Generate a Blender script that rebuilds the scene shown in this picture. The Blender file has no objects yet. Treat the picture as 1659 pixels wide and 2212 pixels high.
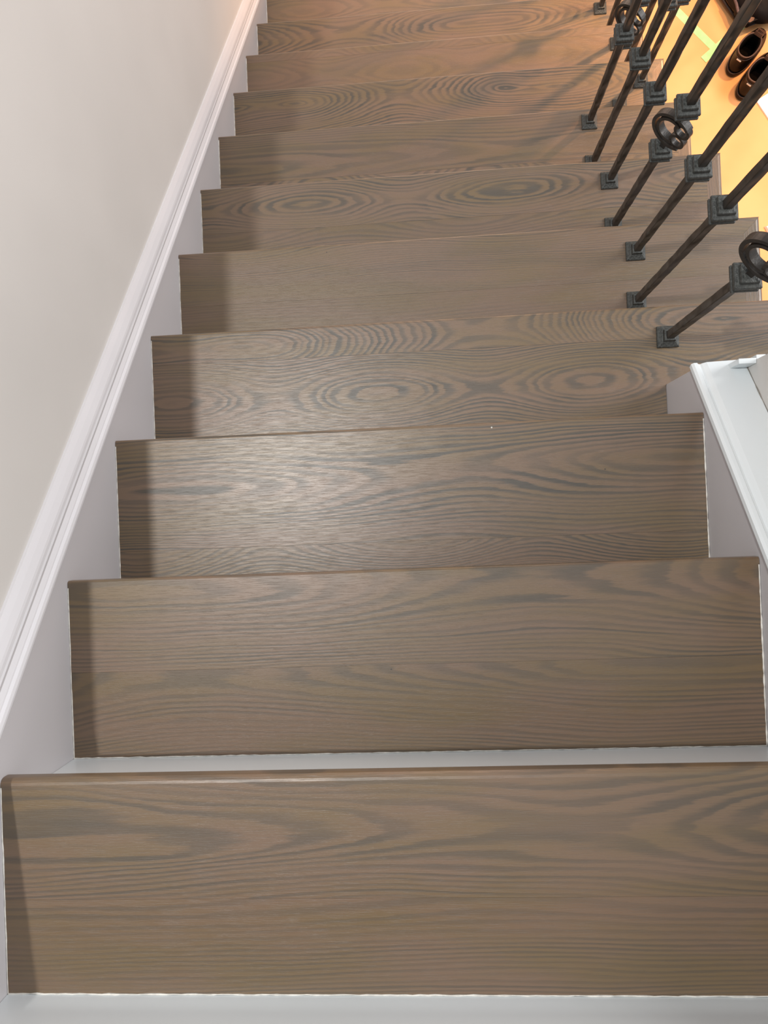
import bpy, bmesh, math, random
from mathutils import Vector, Matrix

random.seed(7)
scene = bpy.context.scene
COL = scene.collection

# ------------------------------------------------------------------ camera
F_PX = 1569.4
CAM_R = ((0.99694, 0.04059, 0.06680), (-0.04009, 0.99916, -0.00888), (-0.06710, 0.00617, 0.99773))
CAM_C = Vector((0.6071, 0.3365, 0.9615))
cam_data = bpy.data.cameras.new('camera')
cam_data.sensor_fit = 'VERTICAL'
cam_data.sensor_height = 24.0
cam_data.lens = 24.0 * F_PX / 2212.0
cam_data.clip_start = 0.01
cam_data.clip_end = 60
cam = bpy.data.objects.new('camera', cam_data)
COL.objects.link(cam)
m = Matrix(CAM_R).to_4x4()
m.translation = CAM_C
cam.matrix_world = m
scene.camera = cam

# ------------------------------------------------------------------ world, lights, exposure
world = bpy.data.worlds.new('world')
scene.world = world
world.use_nodes = True
bg = world.node_tree.nodes['Background']
bg.inputs['Color'].default_value = (0.95, 0.965, 1.0, 1)
bg.inputs['Strength'].default_value = 0.62


def area(name, loc, target, size, power, color, shape='DISK', size_y=None):
    d = bpy.data.lights.new(name, 'AREA')
    d.shape = shape
    d.size = size
    if size_y:
        d.size_y = size_y
    d.energy = power
    d.color = color
    o = bpy.data.objects.new(name, d)
    o.location = loc
    o.rotation_euler = (Vector(target) - Vector(loc)).to_track_quat('-Z', 'Y').to_euler()
    COL.objects.link(o)
    return o


area('upstairs_ceiling_lamp', (-0.62, 0.82, 4.5), (0.3, 0.6, -0.5), 0.16, 114, (1.0, 0.97, 0.93))
area('right_fill_light', (4.2, 1.6, 1.5), (0, 1.2, -0.4), 1.8, 115, (1.0, 0.98, 0.97), 'RECTANGLE', 1.6)  # added unseen fill from the right, brightens the left wall
area('foyer_fill_light', (0.9, 4.4, -0.7), (0.7, 1.5, -1.2), 1.6, 26, (1.0, 0.66, 0.46))  # added warm fill from the foyer side so nosing fronts catch light
pl = bpy.data.lights.new('foyer_lamp', 'SPOT')
pl.energy = 250
pl.spot_size = math.radians(142)
pl.spot_blend = 0.45
pl.color = (1.0, 0.50, 0.21)
pl.shadow_soft_size = 0.05
po = bpy.data.objects.new('foyer_lamp', pl)
po.location = (2.6, 2.6, -0.15)
COL.objects.link(po)
dl = bpy.data.lights.new('foyer_downlight', 'SPOT')
dl.energy = 360
dl.color = (1.0, 0.55, 0.24)
dl.spot_size = math.radians(42)
dl.spot_blend = 0.6
dl.shadow_soft_size = 0.06
do = bpy.data.objects.new('foyer_downlight', dl)
do.location = (2.15, 2.25, 1.7)
COL.objects.link(do)

scene.view_settings.view_transform = 'Standard'
scene.view_settings.look = 'None'
scene.view_settings.gamma = 1
scene.view_settings.use_curve_mapping = False
scene.view_settings.exposure = 0.0
scene.cycles.max_bounces = 8
scene.cycles.diffuse_bounces = 4

# ------------------------------------------------------------------ dimensions
G, H, N = 0.254, 0.2023, 0.0391      # going, rise, nosing
W, W2 = 1.1097, 1.4077               # tread end at wall, tread end at open side
TH = 0.027
FLOOR = -13 * H


# ------------------------------------------------------------------ helpers
def tag(o, label=None, cat=None, group=None, kind=None):
    if label: o['label'] = label
    if cat: o['category'] = cat
    if group: o['group'] = group
    if kind: o['kind'] = kind
    return o


def empty(name, loc=(0, 0, 0)):
    o = bpy.data.objects.new(name, None)
    o.location = loc
    o.empty_display_size = 0.1
    COL.objects.link(o)
    return o


def link_bm(name, bm, mat, parent=None, loc=None, smooth=False):
    bmesh.ops.recalc_face_normals(bm, faces=bm.faces)
    me = bpy.data.meshes.new(name)
    bm.to_mesh(me)
    bm.free()
    if mat: me.materials.append(mat)
    if smooth:
        for p in me.polygons: p.use_smooth = True
    o = bpy.data.objects.new(name, me)
    COL.objects.link(o)
    if parent: o.parent = parent
    if loc: o.location = loc
    return o


def mesh_copy(src, name, parent, loc, rotz=0):
    o = bpy.data.objects.new(name, src)
    o.location = loc
    o.rotation_euler = (0, 0, rotz)
    o.parent = parent
    COL.objects.link(o)
    return o


def box(bm, x0, x1, y0, y1, z0, z1, bev=0):
    vs = [bm.verts.new((x, y, z)) for z in (z0, z1) for (x, y) in ((x0, y0), (x1, y0), (x1, y1), (x0, y1))]
    fs = [(0, 3, 2, 1), (4, 5, 6, 7), (0, 1, 5, 4), (1, 2, 6, 5), (2, 3, 7, 6), (3, 0, 4, 7)]
    faces = [bm.faces.new([vs[i] for i in f]) for f in fs]
    if bev:
        es = list({e for f in faces for e in f.edges})
        bmesh.ops.bevel(bm, geom=es, offset=bev, segments=2, affect='EDGES', profile=0.5)
    return vs


def prism(bm, pts, axis, a0, a1):
    """extrude a 2D outline along an axis; pts in the two other axes (cyclic order kept)"""
    def P(u, v, a):
        return {0: (a, u, v), 1: (u, a, v), 2: (u, v, a)}[axis]
    A = [bm.verts.new(P(u, v, a0)) for u, v in pts]
    B = [bm.verts.new(P(u, v, a1)) for u, v in pts]
    n = len(pts)
    bm.faces.new(A)
    bm.faces.new(B)
    for i in range(n):
        bm.faces.new((A[i], A[(i + 1) % n], B[(i + 1) % n], B[i]))
    return A, B


def sweep_along(bm, prof, p0, p1, up):
    """profile [(u,v)]: u along +x (out of wall), v along 'up'"""
    A = [bm.verts.new(Vector(p0) + Vector((u, 0, 0)) + Vector(up) * v) for u, v in prof]
    B = [bm.verts.new(Vector(p1) + Vector((u, 0, 0)) + Vector(up) * v) for u, v in prof]
    n = len(prof)
    bm.faces.new(A); bm.faces.new(B)
    for i in range(n):
        bm.faces.new((A[i], A[(i + 1) % n], B[(i + 1) % n], B[i]))


def tube(bm, pts, r, seg=8, closed=False, flat=1.0):
    pts = [Vector(p) for p in pts]
    n = len(pts)
    rings = []
    prev = None
    for i, p in enumerate(pts):
        if closed:
            t = (pts[(i + 1) % n] - pts[i - 1]).normalized()
        else:
            t = (pts[min(i + 1, n - 1)] - pts[max(i - 1, 0)]).normalized()
        if prev is None:
            a = Vector((0, 0, 1)) if abs(t.z) < .9 else Vector((1, 0, 0))
            u = t.cross(a).normalized()
        else:
            u = (prev - t * prev.dot(t)).normalized()
        prev = u
        v = t.cross(u)
        rr = r[i] if isinstance(r, (list, tuple)) else r
        rings.append([bm.verts.new(p + (u * math.cos(2 * math.pi * k / seg) + v * math.sin(2 * math.pi * k / seg) * flat) * rr) for k in range(seg)])
    m_ = n if closed else n - 1
    for i in range(m_):
        a, b = rings[i], rings[(i + 1) % n]
        for k in range(seg):
            bm.faces.new((a[k], a[(k + 1) % seg], b[(k + 1) % seg], b[k]))
    if not closed:
        bm.faces.new(rings[0]); bm.faces.new(rings[-1])


def sq_lathe(bm, prof, cx=0, cy=0, cut=0.12):
    """square-section turned shape with slightly clipped corners; prof [(z, halfwidth)]"""
    rings = []
    for z, r in prof:
        c = r * (1 - cut)
        rings.append([bm.verts.new((cx + x, cy + y, z)) for x, y in
                      ((r, -c), (r, c), (c, r), (-c, r), (-r, c), (-r, -c), (-c, -r), (c, -r))])
    for a, b in zip(rings, rings[1:]):
        for k in range(8):
            bm.faces.new((a[k], a[(k + 1) % 8], b[(k + 1) % 8], b[k]))
    bm.faces.new(rings[0]); bm.faces.new(rings[-1])


# ------------------------------------------------------------------ materials
class NT:
    def __init__(self, name):
        self.mat = bpy.data.materials.new(name)
        self.mat.use_nodes = True
        self.t = self.mat.node_tree
        self.b = self.t.nodes['Principled BSDF']

    def n(self, typ, **kw):
        nd = self.t.nodes.new(typ)
        for k, v in kw.items():
            setattr(nd, k, v)
        return nd

    def put(self, sock, v):
        if hasattr(v, 'is_output') or isinstance(v, bpy.types.NodeSocket):
            self.t.links.new(v, sock)
        else:
            sock.default_value = v

    def math(self, op, a, b=None, c=None, clamp=False):
        nd = self.n('ShaderNodeMath', operation=op)
        nd.use_clamp = clamp
        self.put(nd.inputs[0], a)
        if b is not None: self.put(nd.inputs[1], b)
        if c is not None: self.put(nd.inputs[2], c)
        return nd.outputs[0]

    def mix(self, f, a, b, blend='MIX'):
        nd = self.n('ShaderNodeMix', data_type='RGBA', blend_type=blend)
        self.put(nd.inputs[0], f)
        self.put(nd.inputs[6], a)
        self.put(nd.inputs[7], b)
        return nd.outputs[2]

    def comb(self, x, y, z):
        nd = self.n('ShaderNodeCombineXYZ')
        self.put(nd.inputs[0], x); self.put(nd.inputs[1], y); self.put(nd.inputs[2], z)
        return nd.outputs[0]

    def noise(self, vec, scale=1.0, detail=2.0, rough=0.5, out=0):
        nd = self.n('ShaderNodeTexNoise')
        self.put(nd.inputs['Vector'], vec)
        nd.inputs['Scale'].default_value = scale
        nd.inputs['Detail'].default_value = detail
        nd.inputs['Roughness'].default_value = rough
        return nd.outputs[out]

    def mapr(self, v, a, b, c, d, smooth=True):
        nd = self.n('ShaderNodeMapRange')
        nd.interpolation_type = 'SMOOTHSTEP' if smooth else 'LINEAR'
        self.put(nd.inputs[0], v)
        for i, x in enumerate((a, b, c, d)):
            nd.inputs[i + 1].default_value = x
        return nd.outputs[0]

    def bump(self, h, strength, dist):
        nd = self.n('ShaderNodeBump')
        nd.inputs['Strength'].default_value = strength
        nd.inputs['Distance'].default_value = dist
        self.put(nd.inputs['Height'], h)
        self.t.links.new(nd.outputs[0], self.b.inputs['Normal'])


def oak(seed, yc=0.0, d0=0.05, amp=0.02, wave=0.5, xe=0.3, freq=130, contrast=1.0, jig=0.03, rot=False, tone=0.0, speck=False):
    """stained oak. Board-local coordinates: x along the grain, y across it."""
    t = NT('stained_oak')
    tc = t.n('ShaderNodeTexCoord')
    sep = t.n('ShaderNodeSeparateXYZ')
    t.t.links.new(tc.outputs['Object'], sep.inputs[0])
    X, Y, Z = (sep.outputs[1], sep.outputs[0], sep.outputs[2]) if rot else (sep.outputs[0], sep.outputs[1], sep.outputs[2])
    s = float(seed) * 3.17
    lowv = t.comb(t.math('MULTIPLY_ADD', X, 1.2, s), t.math('MULTIPLY', Y, 5.0), Z)
    n1 = t.math('SUBTRACT', t.noise(lowv, 1.0, 2.0), 0.5)
    n2 = t.math('SUBTRACT', t.noise(t.comb(t.math('MULTIPLY_ADD', X, 2.3, s + 9), t.math('MULTIPLY', Y, 3.0), s), 1.0, 1.0), 0.5)
    jag = t.math('SUBTRACT', t.noise(t.comb(t.math('MULTIPLY_ADD', X, 13, s), t.math('MULTIPLY', Y, 150), 0.0), 1.0, 3.0, 0.65), 0.5)
    n3 = t.math('SUBTRACT', t.noise(t.comb(t.math('MULTIPLY_ADD', X, 2.4, s + 21), t.math('MULTIPLY', Y, 22), s), 1.0, 2.0, 0.6), 0.5)
    yy = t.math('ADD', t.math('SUBTRACT', Y, yc), t.math('MULTIPLY', n1, jig * 2))
    d = t.math('MULTIPLY_ADD', t.math('COSINE', t.math('MULTIPLY', t.math('SUBTRACT', X, xe), 6.2832 / wave)), amp, d0)
    d = t.math('MULTIPLY_ADD', n2, amp * 1.2, d)
    r = t.math('SQRT', t.math('ADD', t.math('MULTIPLY', d, d), t.math('MULTIPLY', yy, yy)))
    rq = t.math('MULTIPLY', r, t.math('MULTIPLY_ADD', r, 6.5, 1.0))
    ph = t.math('MULTIPLY_ADD', rq, freq * 0.62, t.math('MULTIPLY', jag, 0.62))
    ph = t.math('MULTIPLY_ADD', n3, 1.7, ph)
    wob = t.math('SUBTRACT', t.noise(t.comb(t.math('MULTIPLY', r, freq * 0.45), s, 0.0), 1.0, 1.0), 0.5)
    ph = t.math('MULTIPLY_ADD', wob, 1.6, ph)
    fr = t.math('FRACT', ph)
    wn = t.n('ShaderNodeTexWhiteNoise', noise_dimensions='1D')
    t.put(wn.inputs['W'], t.math('ADD', t.math('FLOOR', ph), s))
    rr_ = t.mapr(wn.outputs['Value'], 0, 1, 0.50, 1.0, False)
    band = t.math('MULTIPLY', t.mapr(fr, 0.0, 0.16, 0, 1), t.mapr(fr, 0.34, 0.72, 1, 0))
    # bands come and go in strength
    st = t.mapr(t.noise(t.comb(t.math('MULTIPLY_ADD', X, 2.5, s + 3), t.math('MULTIPLY', Y, 22), 2.0), 1.0, 2.0), 0.34, 0.62, 0.40, 1.0)
    band = t.math('MULTIPLY', t.math('MULTIPLY', band, st), rr_)
    # pores: fine broken streaks
    por = t.noise(t.comb(t.math('MULTIPLY_ADD', X, 26, s), t.math('MULTIPLY', Y, 900), 1.0), 1.0, 3.0, 0.65)
    porm = t.mapr(por, 0.50, 0.68, 0, 1)
    cloud = t.noise(t.comb(t.math('MULTIPLY_ADD', X, 3.2, s + 5), t.math('MULTIPLY', Y, 14), 4.0), 1.0, 2.0)
    k = 0.53 + tone * 0.6
    amp = amp * 0.5
    tan = t.mix(t.mapr(cloud, 0.35, 0.68, 0, 1), (0.350 * k, 0.222 * k, 0.138 * k, 1), (0.315 * k, 0.210 * k, 0.100 * k, 1))
    grey = (0.125 * k, 0.105 * k, 0.078 * k, 1)
    c = t.mix(t.math('MULTIPLY', band, 1.05 * contrast, clamp=True), tan, grey)
    c = t.mix(t.math('MULTIPLY', porm, 0.28), c, (0.150 * k, 0.118 * k, 0.085 * k, 1))
    # tiny dark pin marks and paint specks
    vor = t.n('ShaderNodeTexVoronoi')
    t.put(vor.inputs['Vector'], t.comb(t.math('ADD', X, s), Y, 0.0))
    vor.inputs['Scale'].default_value = 14.0
    dot = t.math('LESS_THAN', vor.outputs['Distance'], 0.020)
    rsep = t.n('ShaderNodeSeparateColor')
    t.t.links.new(vor.outputs['Color'], rsep.inputs[0])
    keep = t.math('GREATER_THAN', rsep.outputs[0], 0.62)
    c = t.mix(t.math('MULTIPLY', dot, keep), c, (0.035, 0.024, 0.018, 1))
    keep2 = t.math('LESS_THAN', rsep.outputs[0], 0.12)
    c = t.mix(t.math('MULTIPLY', dot, keep2), c, (0.75, 0.72, 0.66, 1))
    t.put(t.b.inputs['Base Color'], c)
    ro = t.math('MULTIPLY_ADD', band, 0.08, 0.36)
    t.put(t.b.inputs['Roughness'], ro)
    t.b.inputs['Specular IOR Level'].default_value = 0.55
    t.b.inputs['Coat Weight'].default_value = 0.60
    t.b.inputs['Coat Roughness'].default_value = 0.36
    hgt = t.math('SUBTRACT', t.math('MULTIPLY', band, -0.5), t.math('MULTIPLY', porm, 0.7))
    t.bump(hgt, 0.35, 0.0006)
    return t.mat


def painted(name, col, rough=0.45, bump=0.05, scale=60, spec=0.4):
    t = NT(name)
    tc = t.n('ShaderNodeTexCoord')
    nz = t.noise(tc.outputs['Object'], scale, 3.0)
    lo = t.noise(tc.outputs['Object'], 3.0, 2.0)
    c2 = tuple(x * 0.955 for x in col[:3]) + (1,)
    t.put(t.b.inputs['Base Color'], t.mix(t.mapr(lo, 0.3, 0.7, 0, 1), col, c2))
    t.b.inputs['Roughness'].default_value = rough
    t.b.inputs['Specular IOR Level'].default_value = spec
    t.bump(nz, bump, 0.002)
    return t.mat


def plain(name, col, rough=0.5, spec=0.4, metallic=0.0, bump=0.0, scale=80, var=0.25):
    t = NT(name)
    tc = t.n('ShaderNodeTexCoord')
    nz = t.noise(tc.outputs['Object'], scale, 3.0)
    c2 = tuple(x * (1 - var) for x in col[:3]) + (1,)
    t.put(t.b.inputs['Base Color'], t.mix(t.mapr(nz, 0.35, 0.65, 0, 1), col, c2))
    t.b.inputs['Roughness'].default_value = rough
    t.b.inputs['Specular IOR Level'].default_value = spec
    t.b.inputs['Metallic'].default_value = metallic
    if bump: t.bump(nz, bump, 0.003)
    return t.mat


M_WALL = painted('wall_paint', (0.69, 0.67, 0.64, 1), 0.7, 0.06, 140, 0.25)
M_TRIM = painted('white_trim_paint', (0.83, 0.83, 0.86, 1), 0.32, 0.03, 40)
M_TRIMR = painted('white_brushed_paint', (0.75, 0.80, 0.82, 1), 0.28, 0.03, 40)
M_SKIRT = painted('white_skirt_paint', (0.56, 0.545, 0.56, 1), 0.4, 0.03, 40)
M_CAULK = plain('caulk', (0.80, 0.78, 0.72, 1), 0.5)
M_IRON = plain('wrought_iron', (0.040, 0.034, 0.029, 1), 0.42, 0.5, 0.15, 0.35, 70, 0.35)
M_IRONK = plain('wrought_iron_cast', (0.066, 0.071, 0.066, 1), 0.5, 0.6, 0.2, 0.5, 220, 0.45)
M_DARKWOOD = oak(77, tone=-0.45)


def hammered():
    t = NT('hammered_iron')
    tc = t.n('ShaderNodeTexCoord')
    mp = t.n('ShaderNodeMapping')
    mp.inputs['Scale'].default_value = (60, 60, 22)
    t.t.links.new(tc.outputs['Object'], mp.inputs[0])
    v = t.n('ShaderNodeTexVoronoi')
    v.feature = 'SMOOTH_F1'
    t.t.links.new(mp.outputs[0], v.inputs['Vector'])
    v.inputs['Scale'].default_value = 1.0
    nz = t.noise(tc.outputs['Object'], 40, 2.0)
    t.put(t.b.inputs['Base Color'], t.mix(t.mapr(nz, 0.4, 0.6, 0, 1), (0.050, 0.041, 0.034, 1), (0.026, 0.020, 0.015, 1)))
    t.b.inputs['Roughness'].default_value = 0.38
    t.b.inputs['Metallic'].default_value = 0.2
    t.b.inputs['Specular IOR Level'].default_value = 0.6
    t.bump(v.outputs['Distance'], 0.9, 0.008)
    return t.mat


M_BAR = hammered()

# ------------------------------------------------------------------ setting: walls and floors
bm = bmesh.new()
box(bm, -0.12, -0.014, -1.6, 5.5, FLOOR, 0.18)
tag(link_bm('wall_left', bm, M_WALL), kind='structure')

bm = bmesh.new()
box(bm, 1.19, W2 - 0.012, -1.6, 0.592, FLOOR, 0.20)
tag(link_bm('wall_right', bm, M_WALL), kind='structure')

bm = bmesh.new()
box(bm, -0.12, 6.0, -1.6, 6.0, FLOOR - 0.05, FLOOR)
tag(link_bm('floor', bm, plain('hall_subfloor', (0.40, 0.27, 0.15, 1), 0.6)), kind='structure')

# left skirt board (stringer trim) following the slope
K = H / G
cs = 1 / math.sqrt(1 + K * K)
up = (0, K * cs, cs)           # perpendicular to the slope
ysk0, ysk1 = -0.75, 3.10


def zs(y, off):
    return -K * y + off


sk = empty('baseboard_left')
tag(sk, kind='structure')
bm = bmesh.new()
prism(bm, [(ysk0, zs(ysk0, -0.42)), (ysk1, zs(ysk1, -0.42)), (ysk1, zs(ysk1, 0.09)), (ysk0, zs(ysk0, 0.09))], 0, -0.014, 0.0)
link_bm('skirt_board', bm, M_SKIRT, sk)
bm = bmesh.new()
prof = [(0, 0.0), (0.0175, 0.0), (0.0205, 0.004), (0.0215, 0.009), (0.0205, 0.015), (0.0170, 0.0185), (0.0170, 0.0215),
        (0.0140, 0.030), (0.0125, 0.038), (0.0135, 0.046), (0.0130, 0.051), (0.0090, 0.064), (0.0045, 0.075), (0, 0.0755)]
sweep_along(bm, prof, (-0.0139, ysk0, zs(ysk0, 0.0465)), (-0.0139, ysk1, zs(ysk1, 0.0465)), up)
link_bm('moulding', bm, M_TRIM, sk)

# right skirt board with its capped top
sr = empty('baseboard_right')
tag(sr, kind='structure')
bm = bmesh.new()
yr0, yr1 = -0.75, 0.595
prism(bm, [(yr0, zs(yr0, -0.42)), (0.469, zs(0.469, -0.42)), (0.469, -3 * H - 0.03), (yr1, -3 * H + 0.0005), (yr1, zs(yr1, 0.052)), (yr0, zs(yr0, 0.052))],
      0, W, 1.19)
link_bm('skirt_board', bm, M_SKIRT, sr)
bm = bmesh.new()
# bead on the face, groove, flat cap
prof = [(-0.013, 0.0), (-0.0145, 0.003), (-0.0135, 0.010), (-0.009, 0.0125), (-0.003, 0.0125), (-0.0005, 0.0095), (0.003, 0.0085),
        (0.006, 0.0105), (0.014, 0.013), (0.079, 0.015), (0.079, 0.0)]
yb1 = 0.5935
sweep_along(bm, prof, (W, yr0, zs(yr0, 0.0445)), (W, yb1, zs(yb1, 0.0445)), up)
link_bm('cap_moulding', bm, M_TRIMR, sr)
bm = bmesh.new()
box(bm, 1.159, 1.1895, 0.585, 0.5945, zs(0.59, 0.06), zs(0.59, 0.06) + 0.046, 0.001)
box(bm, 1.1895, 1.2060, 0.5921, 0.600, -3 * H + 0.001, zs(0.59, 0.06) + 0.046, 0.001)
link_bm('end_block', bm, M_TRIMR, sr)
bm = bmesh.new()
random.seed(3)
pts = []
for i in range(70):
    y = 0.585 - i * 0.017
    pts.append((1.1895 + random.uniform(-.0006, .0006), y, zs(y, 0.0445) + 0.0195 + random.uniform(-.0012, .0012)))
tube(bm, pts, [random.uniform(0.0004, 0.0016) for _ in pts], 5)
link_bm('caulk_crack', bm, plain('crack', (0.30, 0.28, 0.25, 1), 0.7), sr)

# ------------------------------------------------------------------ staircase
st = empty('staircase', (0, 0, 0))
tag(st, 'oak staircase with grey-brown stained treads and white risers descending beside the wall', 'staircase')

# per tread: list of seams (distance back from the nosing), and grain settings for the boards front to back
GR = {
    0: dict(seams=[0.165], g=[dict(yc=-0.070, d0=.050, amp=.020, wave=1.5, xe=.75, freq=95, jig=.06, contrast=.7), dict(yc=0.02, d0=.09, amp=.006, wave=1.9, xe=.5, freq=110, contrast=.55)]),
    1: dict(seams=[0.152], g=[dict(yc=-0.02, d0=.040, amp=.030, wave=1.3, xe=.72, freq=105, contrast=.8, jig=.04), dict(yc=-0.002, d0=.05, amp=.030, wave=1.5, xe=.28, freq=105, contrast=.65, tone=-.03)]),
    2: dict(seams=[0.216], g=[dict(yc=-0.095, d0=.035, amp=.020, wave=1.0, xe=.62, freq=120, contrast=1.25, jig=.05), dict(yc=.03, d0=.06, freq=160)]),
    3: dict(seams=[0.068], g=[dict(yc=-.030, d0=.05, amp=.060, wave=1.3, xe=.70, freq=170, contrast=1.0), dict(yc=-.085, d0=.040, amp=.018, wave=.46, xe=.27, freq=150, contrast=1.15, jig=.012)]),
    4: dict(seams=[0.134], g=[dict(yc=.05, d0=.09, amp=.01, wave=.7, xe=.5, freq=150, contrast=.8), dict(yc=-.12, d0=.05, amp=.01, wave=1.5, xe=.4, freq=100, contrast=.4, tone=-.08)]),
    5: dict(seams=[0.128], g=[dict(yc=-.067, d0=.035, amp=.018, wave=.55, xe=.573, freq=150, jig=.035), dict(yc=.02, d0=.08, amp=.01, wave=.7, xe=.4, freq=130, contrast=.7, tone=-.06)]),
    6: dict(seams=[0.150], g=[dict(yc=-.10, d0=.04, amp=.02, wave=1.6, xe=.9, freq=100, contrast=.7, tone=-.05), dict(yc=.02, d0=.08, freq=120)]),
    7: dict(seams=[0.170], g=[dict(yc=-.06, d0=.035, amp=.045, wave=.9, xe=.56, freq=125, contrast=1.1, jig=.05), dict(yc=.02, d0=.08, freq=120)]),
    8: dict(seams=[0.031], g=[dict(yc=.02, d0=.09, freq=110, contrast=.4), dict(yc=-.06, d0=.08, amp=.01, freq=100, contrast=.4)]),
    9: dict(seams=[0.160], g=[dict(yc=-.07, d0=.045, amp=.04, wave=1.1, xe=.35, freq=105, contrast=.9), dict(yc=.02, d0=.08, freq=120)]),
    10: dict(seams=[0.150], g=[dict(yc=-.07, d0=.045, amp=.015, wave=.7, xe=.5, freq=110, contrast=.5, tone=.05), dict(yc=.02, d0=.08, freq=120)]),
    11: dict(seams=[0.140], g=[dict(yc=-.07, d0=.045, freq=110), dict(yc=.02, d0=.08, freq=120)]),
    12: dict(seams=[0.150], g=[dict(yc=-.07, d0=.045, freq=110), dict(yc=.02, d0=.08, freq=120)]),
}
M_RET = [oak(201, yc=.02, d0=.09, amp=.004, freq=210, contrast=.8, rot=True), oak(207, yc=.03, d0=.08, amp=.004, freq=190, contrast=.7, rot=True)]
GAP = 0.00012


def slab(bm, outline, z0, z1, round_edges, rad=0.010, arris=0.0004):
    """outline [(x,y)] -> slab; round_edges = indices of outline sides that get a rounded nosing"""
    A, B = prism(bm, outline, 2, z0, z1)
    n = len(outline)
    nose, small = [], []
    for i in range(n):
        j = (i + 1) % n
        for L, top in ((B, True), (A, False)):
            e = bm.edges.get((L[i], L[j]))
            if i in round_edges: nose.append(e)
            elif top: small.append(e)
    if nose:
        bmesh.ops.bevel(bm, geom=nose, offset=rad, segments=4, affect='EDGES', profile=0.5, clamp_overlap=True)


rnd = random.Random(11)
for k in range(0, 13):
    zt = -k * H
    yf = k * G                 # nosing
    ybk = (k - 1) * G - N      # back edge at the riser
    cfg = GR[k]
    sy = yf - cfg['seams'][0]
    xo = W2 if k >= 3 else W - 0.0006
    retw = 0.040
    open_end = k >= 4
    # front board = the tread itself
    x0 = 0.0006
    if open_end:
        out = [(x0, sy + GAP), (xo - retw - GAP, sy + GAP), (xo - retw - GAP, yf - retw), (xo - GAP * 2, yf), (x0, yf)]
        rd = [3]
    elif k == 3:
        out = [(x0, sy + GAP), (xo, sy + GAP), (xo, yf), (x0, yf)]
        rd = [2]
    else:
        out = [(x0, sy + GAP), (xo, sy + GAP), (xo, yf), (x0, yf)]
        rd = [2]
    bm = bmesh.new()
    loc = (0, yf, zt)
    slab(bm, [(x, y - yf) for x, y in out], -TH, 0, rd, .0095 if k == 0 else .0055)
    g0 = dict(cfg['g'][0]); g1 = dict(cfg['g'][1])
    tr = link_bm('tread', bm, oak(k * 2 + 1, **g0), st, loc)
    # back board
    bm = bmesh.new()
    if open_end:
        out = [(x0, ybk), (xo - retw - GAP, ybk), (xo - retw - GAP, sy - GAP), (x0, sy - GAP)]
    elif k == 3:
        out = [(x0, ybk), (W - .0006, ybk), (W - .0006, 0.5956), (W2, 0.5956), (W2, sy - GAP), (x0, sy - GAP)]
    else:
        out = [(x0, ybk), (xo, ybk), (xo, sy - GAP), (x0, sy - GAP)]
    slab(bm, [(x, y - yf) for x, y in out], -TH, -0.00012, [])
    g1['yc'] = g1.get('yc', 0) - cfg['seams'][0] if k not in (3,) else g1['yc'] - cfg['seams'][0]
    link_bm('board', bm, oak(k * 2 + 2, **g1), tr, (0, 0, 0))
    if open_end:
        bm = bmesh.new()
        out = [(xo - retw, ybk), (xo, ybk), (xo, yf), (xo - retw, yf - retw - GAP)]
        slab(bm, [(x - xo, y - yf) for x, y in out], -TH, 0, [1])
        link_bm('return_nosing', bm, M_RET[k % 2], tr, (xo, 0, 0))
    # riser under the tread above, standing on the back of this tread
    bm = bmesh.new()
    rx1 = (W - .0006) if k <= 3 else W2 - 0.03
    box(bm, x0, rx1, ybk - 0.018, ybk - 0.0003, zt - TH, zt + H - TH - 0.0004)
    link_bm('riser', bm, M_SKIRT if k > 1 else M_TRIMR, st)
    # caulk beads: along the left skirt and along the riser foot
    bm = bmesh.new()
    pts = [(0.0010, ybk + i * (yf - 0.012 - ybk) / 22, zt + rnd.uniform(-.0004, .0006)) for i in range(23)]
    tube(bm, pts, [rnd.uniform(.0007, .0014) for _ in pts], 5)
    if k <= 2:
        pts = [(W - 0.0014, ybk + i * (yf - 0.012 - ybk) / 40, zt + rnd.uniform(-.0006, .0006)) for i in range(41)]
        tube(bm, pts, [rnd.uniform(.0006, .0019) for _ in pts], 5)
        pts = [(0.002 + i * (W - .004) / 110, ybk + rnd.uniform(.0002, .0010), zt + rnd.uniform(-.0003, .0007)) for i in range(111)]
        tube(bm, pts, [rnd.uniform(.0006, .0017) for _ in pts], 5)
    link_bm('caulk', bm, M_CAULK, tr, (0, -yf, -zt))

# last riser down to the hall floor, the top riser and landing
bm = bmesh.new()
box(bm, 0.0006, W2 - 0.03, 12 * G - N - 0.0003 + 0.0005, 12 * G - 0.022, FLOOR + 0.0005, -12 * H - TH - 0.0004)
link_bm('riser', bm, M_SKIRT, st)
bm = bmesh.new()
slab(bm, [(-0.0, -1.55), (W - .0006, -1.55), (W - .0006, -G), (0, -G)], -TH, 0, [2])
land = link_bm('tread', bm, oak(61, yc=-.1, d0=.05), st, (0, 0, H))
# white closed side below the open tread ends, stepping down with the stairs
bm = bmesh.new()
pts = []
for k in range(4, 13):
    pts.append(((k - 1) * G - N - 0.010, -k * H - TH - 0.001))
    pts.append((k * G - N - 0.010, -k * H - TH - 0.001))
pts += [(12 * G - N - 0.010, FLOOR + 0.0005), (3 * G - N - 0.010, FLOOR + 0.0005)]
prism(bm, pts, 0, W2 - 0.05, W2 - 0.031)
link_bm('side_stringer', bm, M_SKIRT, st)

# ------------------------------------------------------------------ railing
rail = empty('stair_railing', (1.115, 0.7, -3 * H))
tag(rail, 'dark wrought iron stair railing with square bars, stepped collars and ring ornaments', 'railing')
RL = Vector(rail.location)


def rel(x, y, z):
    return (x - RL.x, y - RL.y, z - RL.z)


def rail_z(y):
    return -K * y + 0.93


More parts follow.
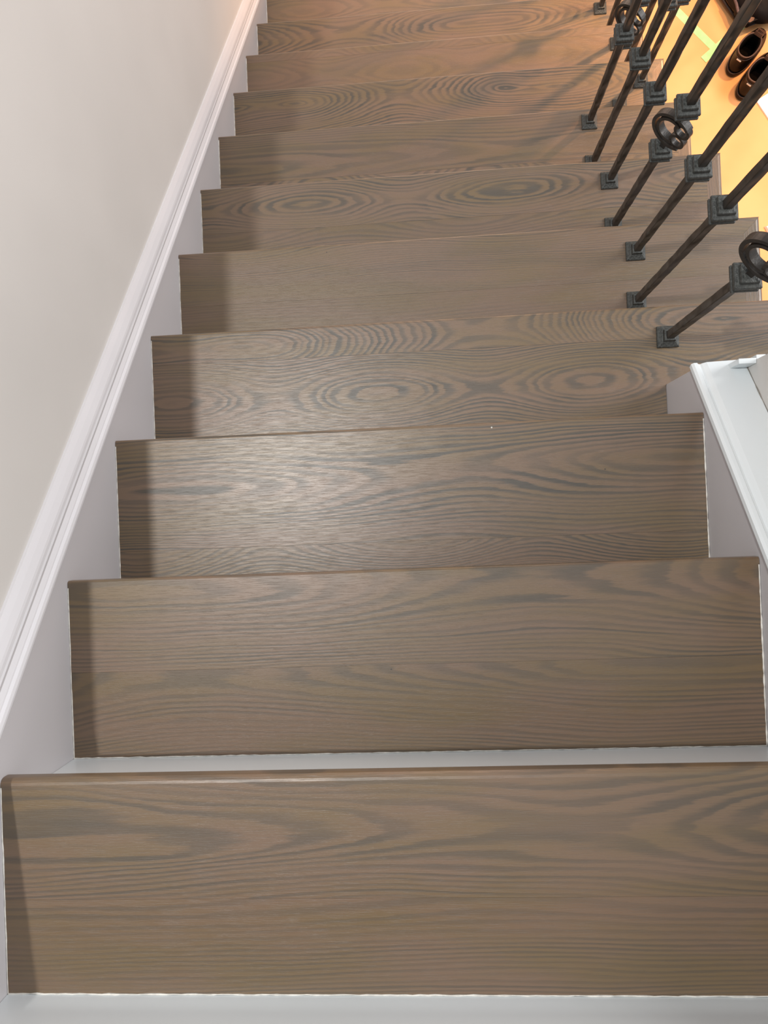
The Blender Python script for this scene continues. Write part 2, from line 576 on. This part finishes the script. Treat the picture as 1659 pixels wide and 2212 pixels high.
# shared meshes
bm = bmesh.new()
sq_lathe(bm, [(0.0, .0225), (.004, .0225), (.0055, .0215), (.0095, .0160), (.0115, .0135), (.0120, .0125), (.0185, .0120), (.0205, .0110), (.0210, .0080)], cut=.04)
me_shoe = link_bm('collar_tmp', bm, M_IRONK)
bm = bmesh.new()
kp = [(-.0205, .0078), (-.0200, .0125), (-.0165, .0140), (-.0125, .0140), (-.0115, .0150), (-.0105, .0190), (-.0085, .0202), (-.0045, .0202), (-.0030, .0185),
      (.0030, .0185), (.0045, .0202), (.0085, .0202), (.0105, .0190), (.0115, .0150), (.0125, .0140), (.0165, .0140), (.0200, .0125), (.0205, .0078)]
sq_lathe(bm, [(z, r * (1.07 if r > .0125 else 1.14)) for z, r in kp], cut=.05)
me_knuckle = link_bm('knuckle_tmp', bm, M_IRONK)


def ring(bm, cu, cv, r, w, tck, seg=36, a0=0, a1=360):
    """flat-bar ring in the local u-z plane (u = local x), width w along local y, thickness tck"""
    prev = []
    full = a1 - a0 >= 360
    for i in range(seg):
        a = math.radians(a0 + (a1 - a0) * i / (seg if full else seg - 1))
        sec = []
        for rr, yy in ((r - tck / 2, -w / 2), (r + tck / 2, -w / 2), (r + tck / 2, w / 2), (r - tck / 2, w / 2)):
            sec.append(bm.verts.new((cu + rr * math.cos(a), yy, cv + rr * math.sin(a))))
        prev.append(sec)
    for i in range(seg if full else seg - 1):
        a, b = prev[i], prev[(i + 1) % seg]
        for q in range(4):
            bm.faces.new((a[q], a[(q + 1) % 4], b[(q + 1) % 4], b[q]))
    if not full:
        bm.faces.new(prev[0]); bm.faces.new(prev[-1])


bm = bmesh.new()
ring(bm, 0.0, 0.0, 0.0425, 0.015, 0.007, 36, 48, 312)
ring(bm, -0.003, 0.001, 0.0290, 0.015, 0.006, 30, 62, 296)
ring(bm, 0.0185, 0.0190, 0.0155, 0.011, 0.0062, 24)
ring(bm, 0.0195, -0.0150, 0.0150, 0.011, 0.0062, 24)
box(bm, -.006, .006, -.006, .006, .0405, .064)
box(bm, -.006, .006, -.006, .006, -.064, -.0405)
me_ring = link_bm('ornament_tmp', bm, M_IRON)
TM = {}
for key, o in (('shoe', me_shoe), ('knuckle', me_knuckle), ('ring', me_ring)):
    TM[key] = o.data
    bpy.data.objects.remove(o)

BW = 0.0079


def bar_mesh(length, seed, z0=0.0):
    r_ = random.Random(seed)
    b = bmesh.new()
    n = max(2, int((length - z0) / 0.022))
    sq_lathe(b, [(z0 + (length - z0) * i / n, BW * r_.uniform(.95, 1.05)) for i in range(n + 1)], cut=.16)
    return b


BAL = [
    (1.1155, 0.6950, 3, 'o', .385), (1.1125, 0.8310, 4, 's', .520), (1.1150, 0.9510, 4, 's', .415), (1.1185, 1.0915, 5, 'o', .404),
    (1.1130, 1.2140, 5, 's', .402), (1.1200, 1.3600, 6, 's', .490), (1.1145, 1.4820, 6, 's', .392), (1.1650, 1.5900, 7, 'o', .404),
    (1.2600, 1.6320, 7, 's', .480), (1.3290, 1.7080, 7, 's', .385), (1.3220, 1.8400, 8, 's', .490), (1.3150, 1.9620, 8, 'o', .404),
    (1.3200, 2.0980, 9, 's', .490), (1.3150, 2.2280, 9, 's', .400), (1.3150, 2.3500, 10, 's', .490), (1.3150, 2.4750, 10, 'o', .404),
    (1.3150, 2.6040, 11, 's', .490), (1.3150, 2.7300, 11, 's', .400), (1.3150, 2.8600, 12, 's', .490), (1.3150, 2.9850, 12, 's', .400),
]
for i, (x, y, k, typ, kz) in enumerate(BAL):
    z = -k * H
    L = rail_z(y) - 0.001 - z
    if typ == 's':
        b = bar_mesh(L, i)
        ba = link_bm('baluster', b, M_BAR, rail, rel(x, y, z + 0.0005))
        mesh_copy(TM['knuckle'], 'knuckle', ba, (0, 0, kz))
    else:
        b = bar_mesh(kz, i)
        r_ = random.Random(i + 50)
        z1 = kz + .163
        n = int((L - z1) / .022)
        sq_lathe(b, [(z1 + (L - z1) * q / n, BW * r_.uniform(.95, 1.05)) for q in range(n + 1)], cut=.16)
        ba = link_bm('baluster', b, M_BAR, rail, rel(x, y, z + 0.0005))
        mesh_copy(TM['knuckle'], 'knuckle', ba, (0, 0, kz))
        mesh_copy(TM['knuckle'], 'knuckle', ba, (0, 0, kz + .163))
        mesh_copy(TM['ring'], 'ring_ornament', ba, (0, 0, kz + .0815), -math.pi / 4)
    mesh_copy(TM['shoe'], 'base_collar', ba, (0, 0, 0.0003))

bm = bmesh.new()
path = [(1.116, 0.60), (1.116, 1.48), (1.315, 1.70), (1.315, 3.03)]
prof = [(-.028, 0), (.028, 0), (.033, .018), (.028, .042), (.012, .052), (-.012, .052), (-.028, .042), (-.033, .018)]
rings = []
for (x, y) in path:
    rings.append([bm.verts.new((x + u, y, rail_z(y) + v)) for u, v in prof])
for a, b_ in zip(rings, rings[1:]):
    for q in range(8):
        bm.faces.new((a[q], a[(q + 1) % 8], b_[(q + 1) % 8], b_[q]))
bm.faces.new(rings[0]); bm.faces.new(rings[-1])
link_bm('handrail', bm, M_DARKWOOD, rail, tuple(-RL))

# ------------------------------------------------------------------ hall floor covering, tape, sheet
def paper():
    t = NT('kraft_paper')
    tc = t.n('ShaderNodeTexCoord')
    a = t.noise(tc.outputs['Object'], 3.0, 3.0)
    b = t.noise(tc.outputs['Object'], 300.0, 2.0)
    c = t.mix(t.mapr(a, 0.3, 0.7, 0, 1), (0.70, 0.38, 0.165, 1), (0.67, 0.33, 0.13, 1))
    v = t.n('ShaderNodeTexVoronoi')
    t.t.links.new(tc.outputs['Object'], v.inputs['Vector'])
    v.inputs['Scale'].default_value = 4.0
    d = t.math('LESS_THAN', v.outputs['Distance'], 0.035)
    rs = t.n('ShaderNodeSeparateColor')
    t.t.links.new(v.outputs['Color'], rs.inputs[0])
    c = t.mix(t.math('MULTIPLY', d, t.math('GREATER_THAN', rs.outputs[0], .7)), c, (0.9, 0.8, 0.6, 1))
    c = t.mix(t.math('MULTIPLY', d, t.math('LESS_THAN', rs.outputs[0], .2)), c, (0.35, 0.16, 0.06, 1))
    t.put(t.b.inputs['Base Color'], c)
    t.b.inputs['Roughness'].default_value = 0.5
    t.bump(b, 0.1, 0.001)
    return t.mat


def sheet(name, corners, z, th, mat, nx=10, ny=10, wob=0.0, seed=0):
    """flat sheet over a quad of floor points"""
    r_ = random.Random(seed)
    bm = bmesh.new()
    c = [Vector((x, y, 0)) for x, y in corners]
    g = []
    for i in range(nx + 1):
        row = []
        for j in range(ny + 1):
            u, v = i / nx, j / ny
            p = c[0].lerp(c[1], u).lerp(c[3].lerp(c[2], u), v)
            row.append(bm.verts.new((p.x, p.y, z + th + r_.uniform(0, wob))))
        g.append(row)
    fs = [bm.faces.new((g[i][j], g[i + 1][j], g[i + 1][j + 1], g[i][j + 1])) for i in range(nx) for j in range(ny)]
    r = bmesh.ops.extrude_face_region(bm, geom=fs)
    for v in r['geom']:
        if isinstance(v, bmesh.types.BMVert): v.co.z = z
    return link_bm(name, bm, mat)


Z0 = FLOOR + 0.0004
fp = sheet('floor_paper', [(W2 - 0.028, 0.7), (5.6, 0.7), (5.6, 5.6), (W2 - 0.028, 5.6)], Z0, 0.0012, paper(), 4, 4)
tag(fp, 'orange-brown protective paper covering the hall floor below the stairs', 'floor paper')
ZP = Z0 + 0.0012


def strip(name, p0, p1, w, z, mat):
    p0, p1 = Vector(p0), Vector(p1)
    d = (p1 - p0).normalized()
    nrm = Vector((-d.y, d.x)) * w / 2
    cc = [p0 - nrm, p1 - nrm, p1 + nrm, p0 + nrm]
    return sheet(name, [(q.x, q.y) for q in cc], z, 0.0005, mat, 12, 2, 0.0006, 5)


M_TAPE = plain('green_tape', (0.36, 0.74, 0.34, 1), 0.5, 0.4, 0, 0.15, 40, 0.08)
t1 = strip('tape_strip', (1.736, 2.905), (2.072, 2.516), 0.036, ZP + .0002, M_TAPE)
tag(t1, 'light green tape strip whose end stops at the other strip, nearer the stairs', 'tape')
t2 = strip('tape_strip', (1.998, 2.486), (2.355, 2.772), 0.036, ZP + .0014, M_TAPE)
tag(t2, 'green tape strip crossing the end of the first strip and running toward the black backpack', 'tape')

d1 = Vector((0.052, -0.09)).normalized()
d2 = Vector((0.87, 0.49)).normalized()
A = Vector((2.234, 2.266))
cc = [A, A + d1 * 0.6, A + d1 * 0.6 + d2 * 0.8, A + d2 * 0.8]
ws = sheet('white_board', [(q.x, q.y) for q in cc], ZP + .0002, 0.008, plain('white_board', (0.86, 0.84, 0.80, 1), 0.35, var=.03), 4, 4)
tag(ws, 'bright white flat board lying on the orange floor paper near the boots', 'board')
bm = bmesh.new()
pp = [(2.246, 1.66), (2.275, 1.60), (2.32, 1.50), (2.40, 1.45), (2.44, 1.60), (2.33, 1.68)]
cent = Vector((2.33, 1.58))
r_ = random.Random(4)
ringv = [[bm.verts.new((cent.x + (x - cent.x) * s_, cent.y + (y - cent.y) * s_, ZP + .0003 + hh + r_.uniform(0, .006))) for x, y in pp] for s_, hh in ((1, 0.0), (.95, .012), (.6, .025), (.25, .016))]
for a, b_ in zip(ringv, ringv[1:]):
    for q in range(6):
        bm.faces.new((a[q], a[(q + 1) % 6], b_[(q + 1) % 6], b_[q]))
bm.faces.new(ringv[-1]); bm.faces.new(ringv[0])
rg = link_bm('crumpled_rag', bm, plain('white_rag', (0.85, 0.80, 0.76, 1), 0.6, var=.06))
tag(rg, 'small crumpled white scrap on the orange floor paper beyond the stair ends', 'rag')

# ------------------------------------------------------------------ boots
M_LEATH = plain('brown_leather', (0.006, 0.0022, 0.001, 1), 0.5, 0.2, 0, 0.4, 45, 0.5)
M_SOLE = plain('dark_rubber', (0.007, 0.003, 0.002, 1), 0.5, 0.25, 0, 0.2, 60)
M_RIM = plain('worn_tan_edge', (0.075, 0.036, 0.022, 1), 0.5, 0.4, 0, 0.2, 60)
M_LIN = plain('black_lining', (0.003, 0.0022, 0.002, 1), 0.95, 0.05)
M_TAB = plain('pale_tab', (0.62, 0.50, 0.40, 1), 0.5)


def outline(heel, toe, hw, n=28, square=2.3):
    """closed outline: x forward (toe), y side"""
    pts = []
    cx = (heel + toe) / 2
    for i in range(n):
        a = 2 * math.pi * i / n
        c, s_ = math.cos(a), math.sin(a)
        x = math.copysign(abs(c) ** (2 / square), c)
        y = math.copysign(abs(s_) ** (2 / square), s_)
        wv = hw * (1.04 - 0.05 * x)
        pts.append((cx + x * (toe - heel) / 2, y * wv))
    return pts


def boot(label, loc, rz):
    root = empty('leather_boot', loc)
    root.rotation_euler = (0, 0, rz)
    root.scale = (.94, .96, .97)
    tag(root, label, 'boot', 'pair of boots')

    def loft(name, levels, mat, parent, cap_top=True, cap_bot=True):
        b = bmesh.new()
        rs = [[b.verts.new((x, y, z)) for x, y in outline(*o)] for z, o in levels]
        n = len(rs[0])
        for a, c in zip(rs, rs[1:]):
            for q in range(n):
                b.faces.new((a[q], a[(q + 1) % n], c[(q + 1) % n], c[q]))
        if cap_bot: b.faces.new(rs[0])
        if cap_top: b.faces.new(rs[-1])
        return link_bm(name, b, mat, parent, smooth=True)

    up_ = loft('upper', [(.026, (-.060, .192, .0445)), (.040, (-.061, .192, .0450)), (.055, (-.060, .184, .0445)), (.070, (-.057, .168, .0425)),
                         (.085, (-.055, .150, .0400)), (.100, (-.054, .118, .0390)), (.118, (-.056, .094, .0400)), (.136, (-.060, .080, .0425)),
                         (.150, (-.063, .074, .0440)), (.150, (-.056, .067, .0380)), (.120, (-.050, .070, .0330)), (.050, (-.046, .085, .0320))],
               M_LEATH, root, cap_top=False)
    loft('lining', [(.030, (-.045, .084, .0310)), (.049, (-.046, .085, .0315)), (.051, (-.040, .080, .0290))], M_LIN, up_)
    loft('inner_lining', [(.050, (-.0455, .0845, .0312)), (.118, (-.049, .069, .0322)), (.147, (-.055, .066, .0372)), (.147, (-.0545, .0655, .0368)), (.118, (-.0485, .0685, .0318)), (.052, (-.045, .084, .0308))], M_LIN, up_, False, False)
    loft('sole', [(0.0, (-.064, .202, .0480)), (.004, (-.067, .206, .0500)), (.020, (-.068, .207, .0505)), (.026, (-.066, .205, .0490))], M_SOLE, root)
    b = bmesh.new()
    tube(b, [(x, y, .0265) for x, y in outline(-.0655, .2045, .0490)], .0022, 6, True)
    link_bm('welt', b, M_RIM, root, smooth=True)
    b = bmesh.new()
    tube(b, [(x, y, .1510) for x, y in outline(-.0600, .0705, .0412)], .0036, 8, True)
    tube(b, [(x, y, .128) for x, y in outline(-.0595, .0855, .0425)], .0020, 6, True)
    link_bm('collar', b, M_RIM, up_, smooth=True)
    b = bmesh.new()
    box(b, -.0665, -.0610, -.012, .012, .120, .126, .001)
    link_bm('pull_tab', b, M_TAB, up_)
    b = bmesh.new()
    prism(b, [(.060, .150), (.066, .166), (.074, .160), (.105, .116), (.150, .090), (.148, .086), (.100, .108)], 1, -.020, .020)
    tg = link_bm('tongue', b, M_RIM, up_)
    b = bmesh.new()
    for i in range(5):
        xx = .092 + i * .016
        zz = .1335 - i * .0125
        tube(b, [(xx - .004, -.026, zz - .016), (xx, -.012, zz - .004), (xx + .003, .012, zz - .004), (xx - .001, .026, zz - .016)], .0020, 6)
    link_bm('laces', b, M_LIN, up_, smooth=True)
    return root


ZB = ZP + .0022
boot('brown leather boot with open collar, the one of the pair against the black bag', (2.150, 2.445, ZB), math.radians(50))
boot('brown leather boot with open collar, the one of the pair beside the white board', (2.190, 2.327, ZB), math.radians(50))

# ------------------------------------------------------------------ bag
M_BAG = plain('black_nylon', (0.005, 0.0035, 0.004, 1), 0.7, 0.2, 0, 0.3, 30, 0.5)
M_BAGT = plain('brown_bag_trim', (0.025, 0.010, 0.004, 1), 0.5, 0.4)
bag = empty('backpack', (2.255, 2.905, ZB))
tag(bag, 'black soft backpack with brown edge and pale patches slumped on the floor beyond the boots', 'bag')
from mathutils import noise as mn
BR = Matrix.Rotation(math.radians(112), 4, 'Z')


def sp(v, e):
    return math.copysign(abs(v) ** e, v)


bm = bmesh.new()
nu, nv = 64, 26
grid = []
for j in range(nv + 1):
    ph = math.pi * j / nv
    row = []
    for i in range(nu):
        th = 2 * math.pi * i / nu
        x = .30 * sp(math.sin(ph), .6) * sp(math.cos(th), .55)
        y = .21 * sp(math.sin(ph), .6) * sp(math.sin(th), .55)
        z = .10 + .10 * sp(-math.cos(ph), .8)
        q = mn.noise(Vector((x * 6, y * 6, z * 9)))
        crease = abs(math.sin(x * 9 + y * 34 + q * 2.5)) ** .6 * .030
        f = 1 + q * .05
        row.append(bm.verts.new(BR @ Vector((x * f, y * f, max(0, z - crease * min(1, z / .12)) if z > .02 else max(z, 0)))))
    grid.append(row)
for j in range(nv):
    for i in range(nu):
        bm.faces.new((grid[j][i], grid[j][(i + 1) % nu], grid[j + 1][(i + 1) % nu], grid[j + 1][i]))
bmesh.ops.remove_doubles(bm, verts=bm.verts, dist=1e-5)
link_bm('body', bm, M_BAG, bag, smooth=True)


def B(x, y, z):
    return (x - 2.255, y - 2.905, z)


M_STR = plain('mauve_strap', (0.10, 0.062, 0.065, 1), 0.6)
M_PP = plain('pale_patch', (0.50, 0.33, 0.25, 1), 0.6)
M_TW = plain('tan_webbing', (0.16, 0.085, 0.055, 1), 0.6)


def patch(name, pts, z0, z1, mat):
    b = bmesh.new()
    prism(b, [B(x, y, 0)[:2] for x, y in pts], 2, z0, z1)
    if z1 - z0 > .01:
        bmesh.ops.bevel(b, geom=list(b.edges), offset=.006, segments=3, affect='EDGES', profile=.5)
    link_bm(name, b, mat, bag)


patch('front_flap', [(2.120, 2.655), (2.147, 2.592), (2.180, 2.582), (2.205, 2.600), (2.290, 2.620), (2.330, 2.650), (2.30, 2.74), (2.16, 2.76)], .060, .095, M_BAG)
bm = bmesh.new()
tube(bm, [B(2.107, 2.715, .105), B(2.122, 2.675, .098), B(2.131, 2.645, .090), B(2.150, 2.615, .086)], .0065, 8)
tube(bm, [B(2.131, 2.650, .092), B(2.150, 2.645, .090), B(2.175, 2.63, .086)], .0035, 8)
link_bm('strap', bm, M_STR, bag, smooth=True)
bm = bmesh.new()
tube(bm, [B(2.03, 2.85, .03), B(2.073, 2.775, .03), B(2.11, 2.71, .03), B(2.148, 2.648, .03)], .008, 8)
link_bm('edge_piping', bm, M_BAGT, bag, smooth=True)
patch('pale_patch', [(2.205, 2.625), (2.228, 2.650), (2.262, 2.636), (2.272, 2.625)], .094, .099, M_PP)
patch('pale_patch', [(2.168, 2.699), (2.187, 2.698), (2.177, 2.681)], .094, .099, M_PP)
patch('webbing', [(2.224, 2.606), (2.245, 2.612), (2.275, 2.620), (2.262, 2.604)], .094, .098, M_TW)
patch('webbing', [(2.158, 2.594), (2.172, 2.612), (2.202, 2.608), (2.196, 2.594), (2.180, 2.586)], .094, .098, M_TW)
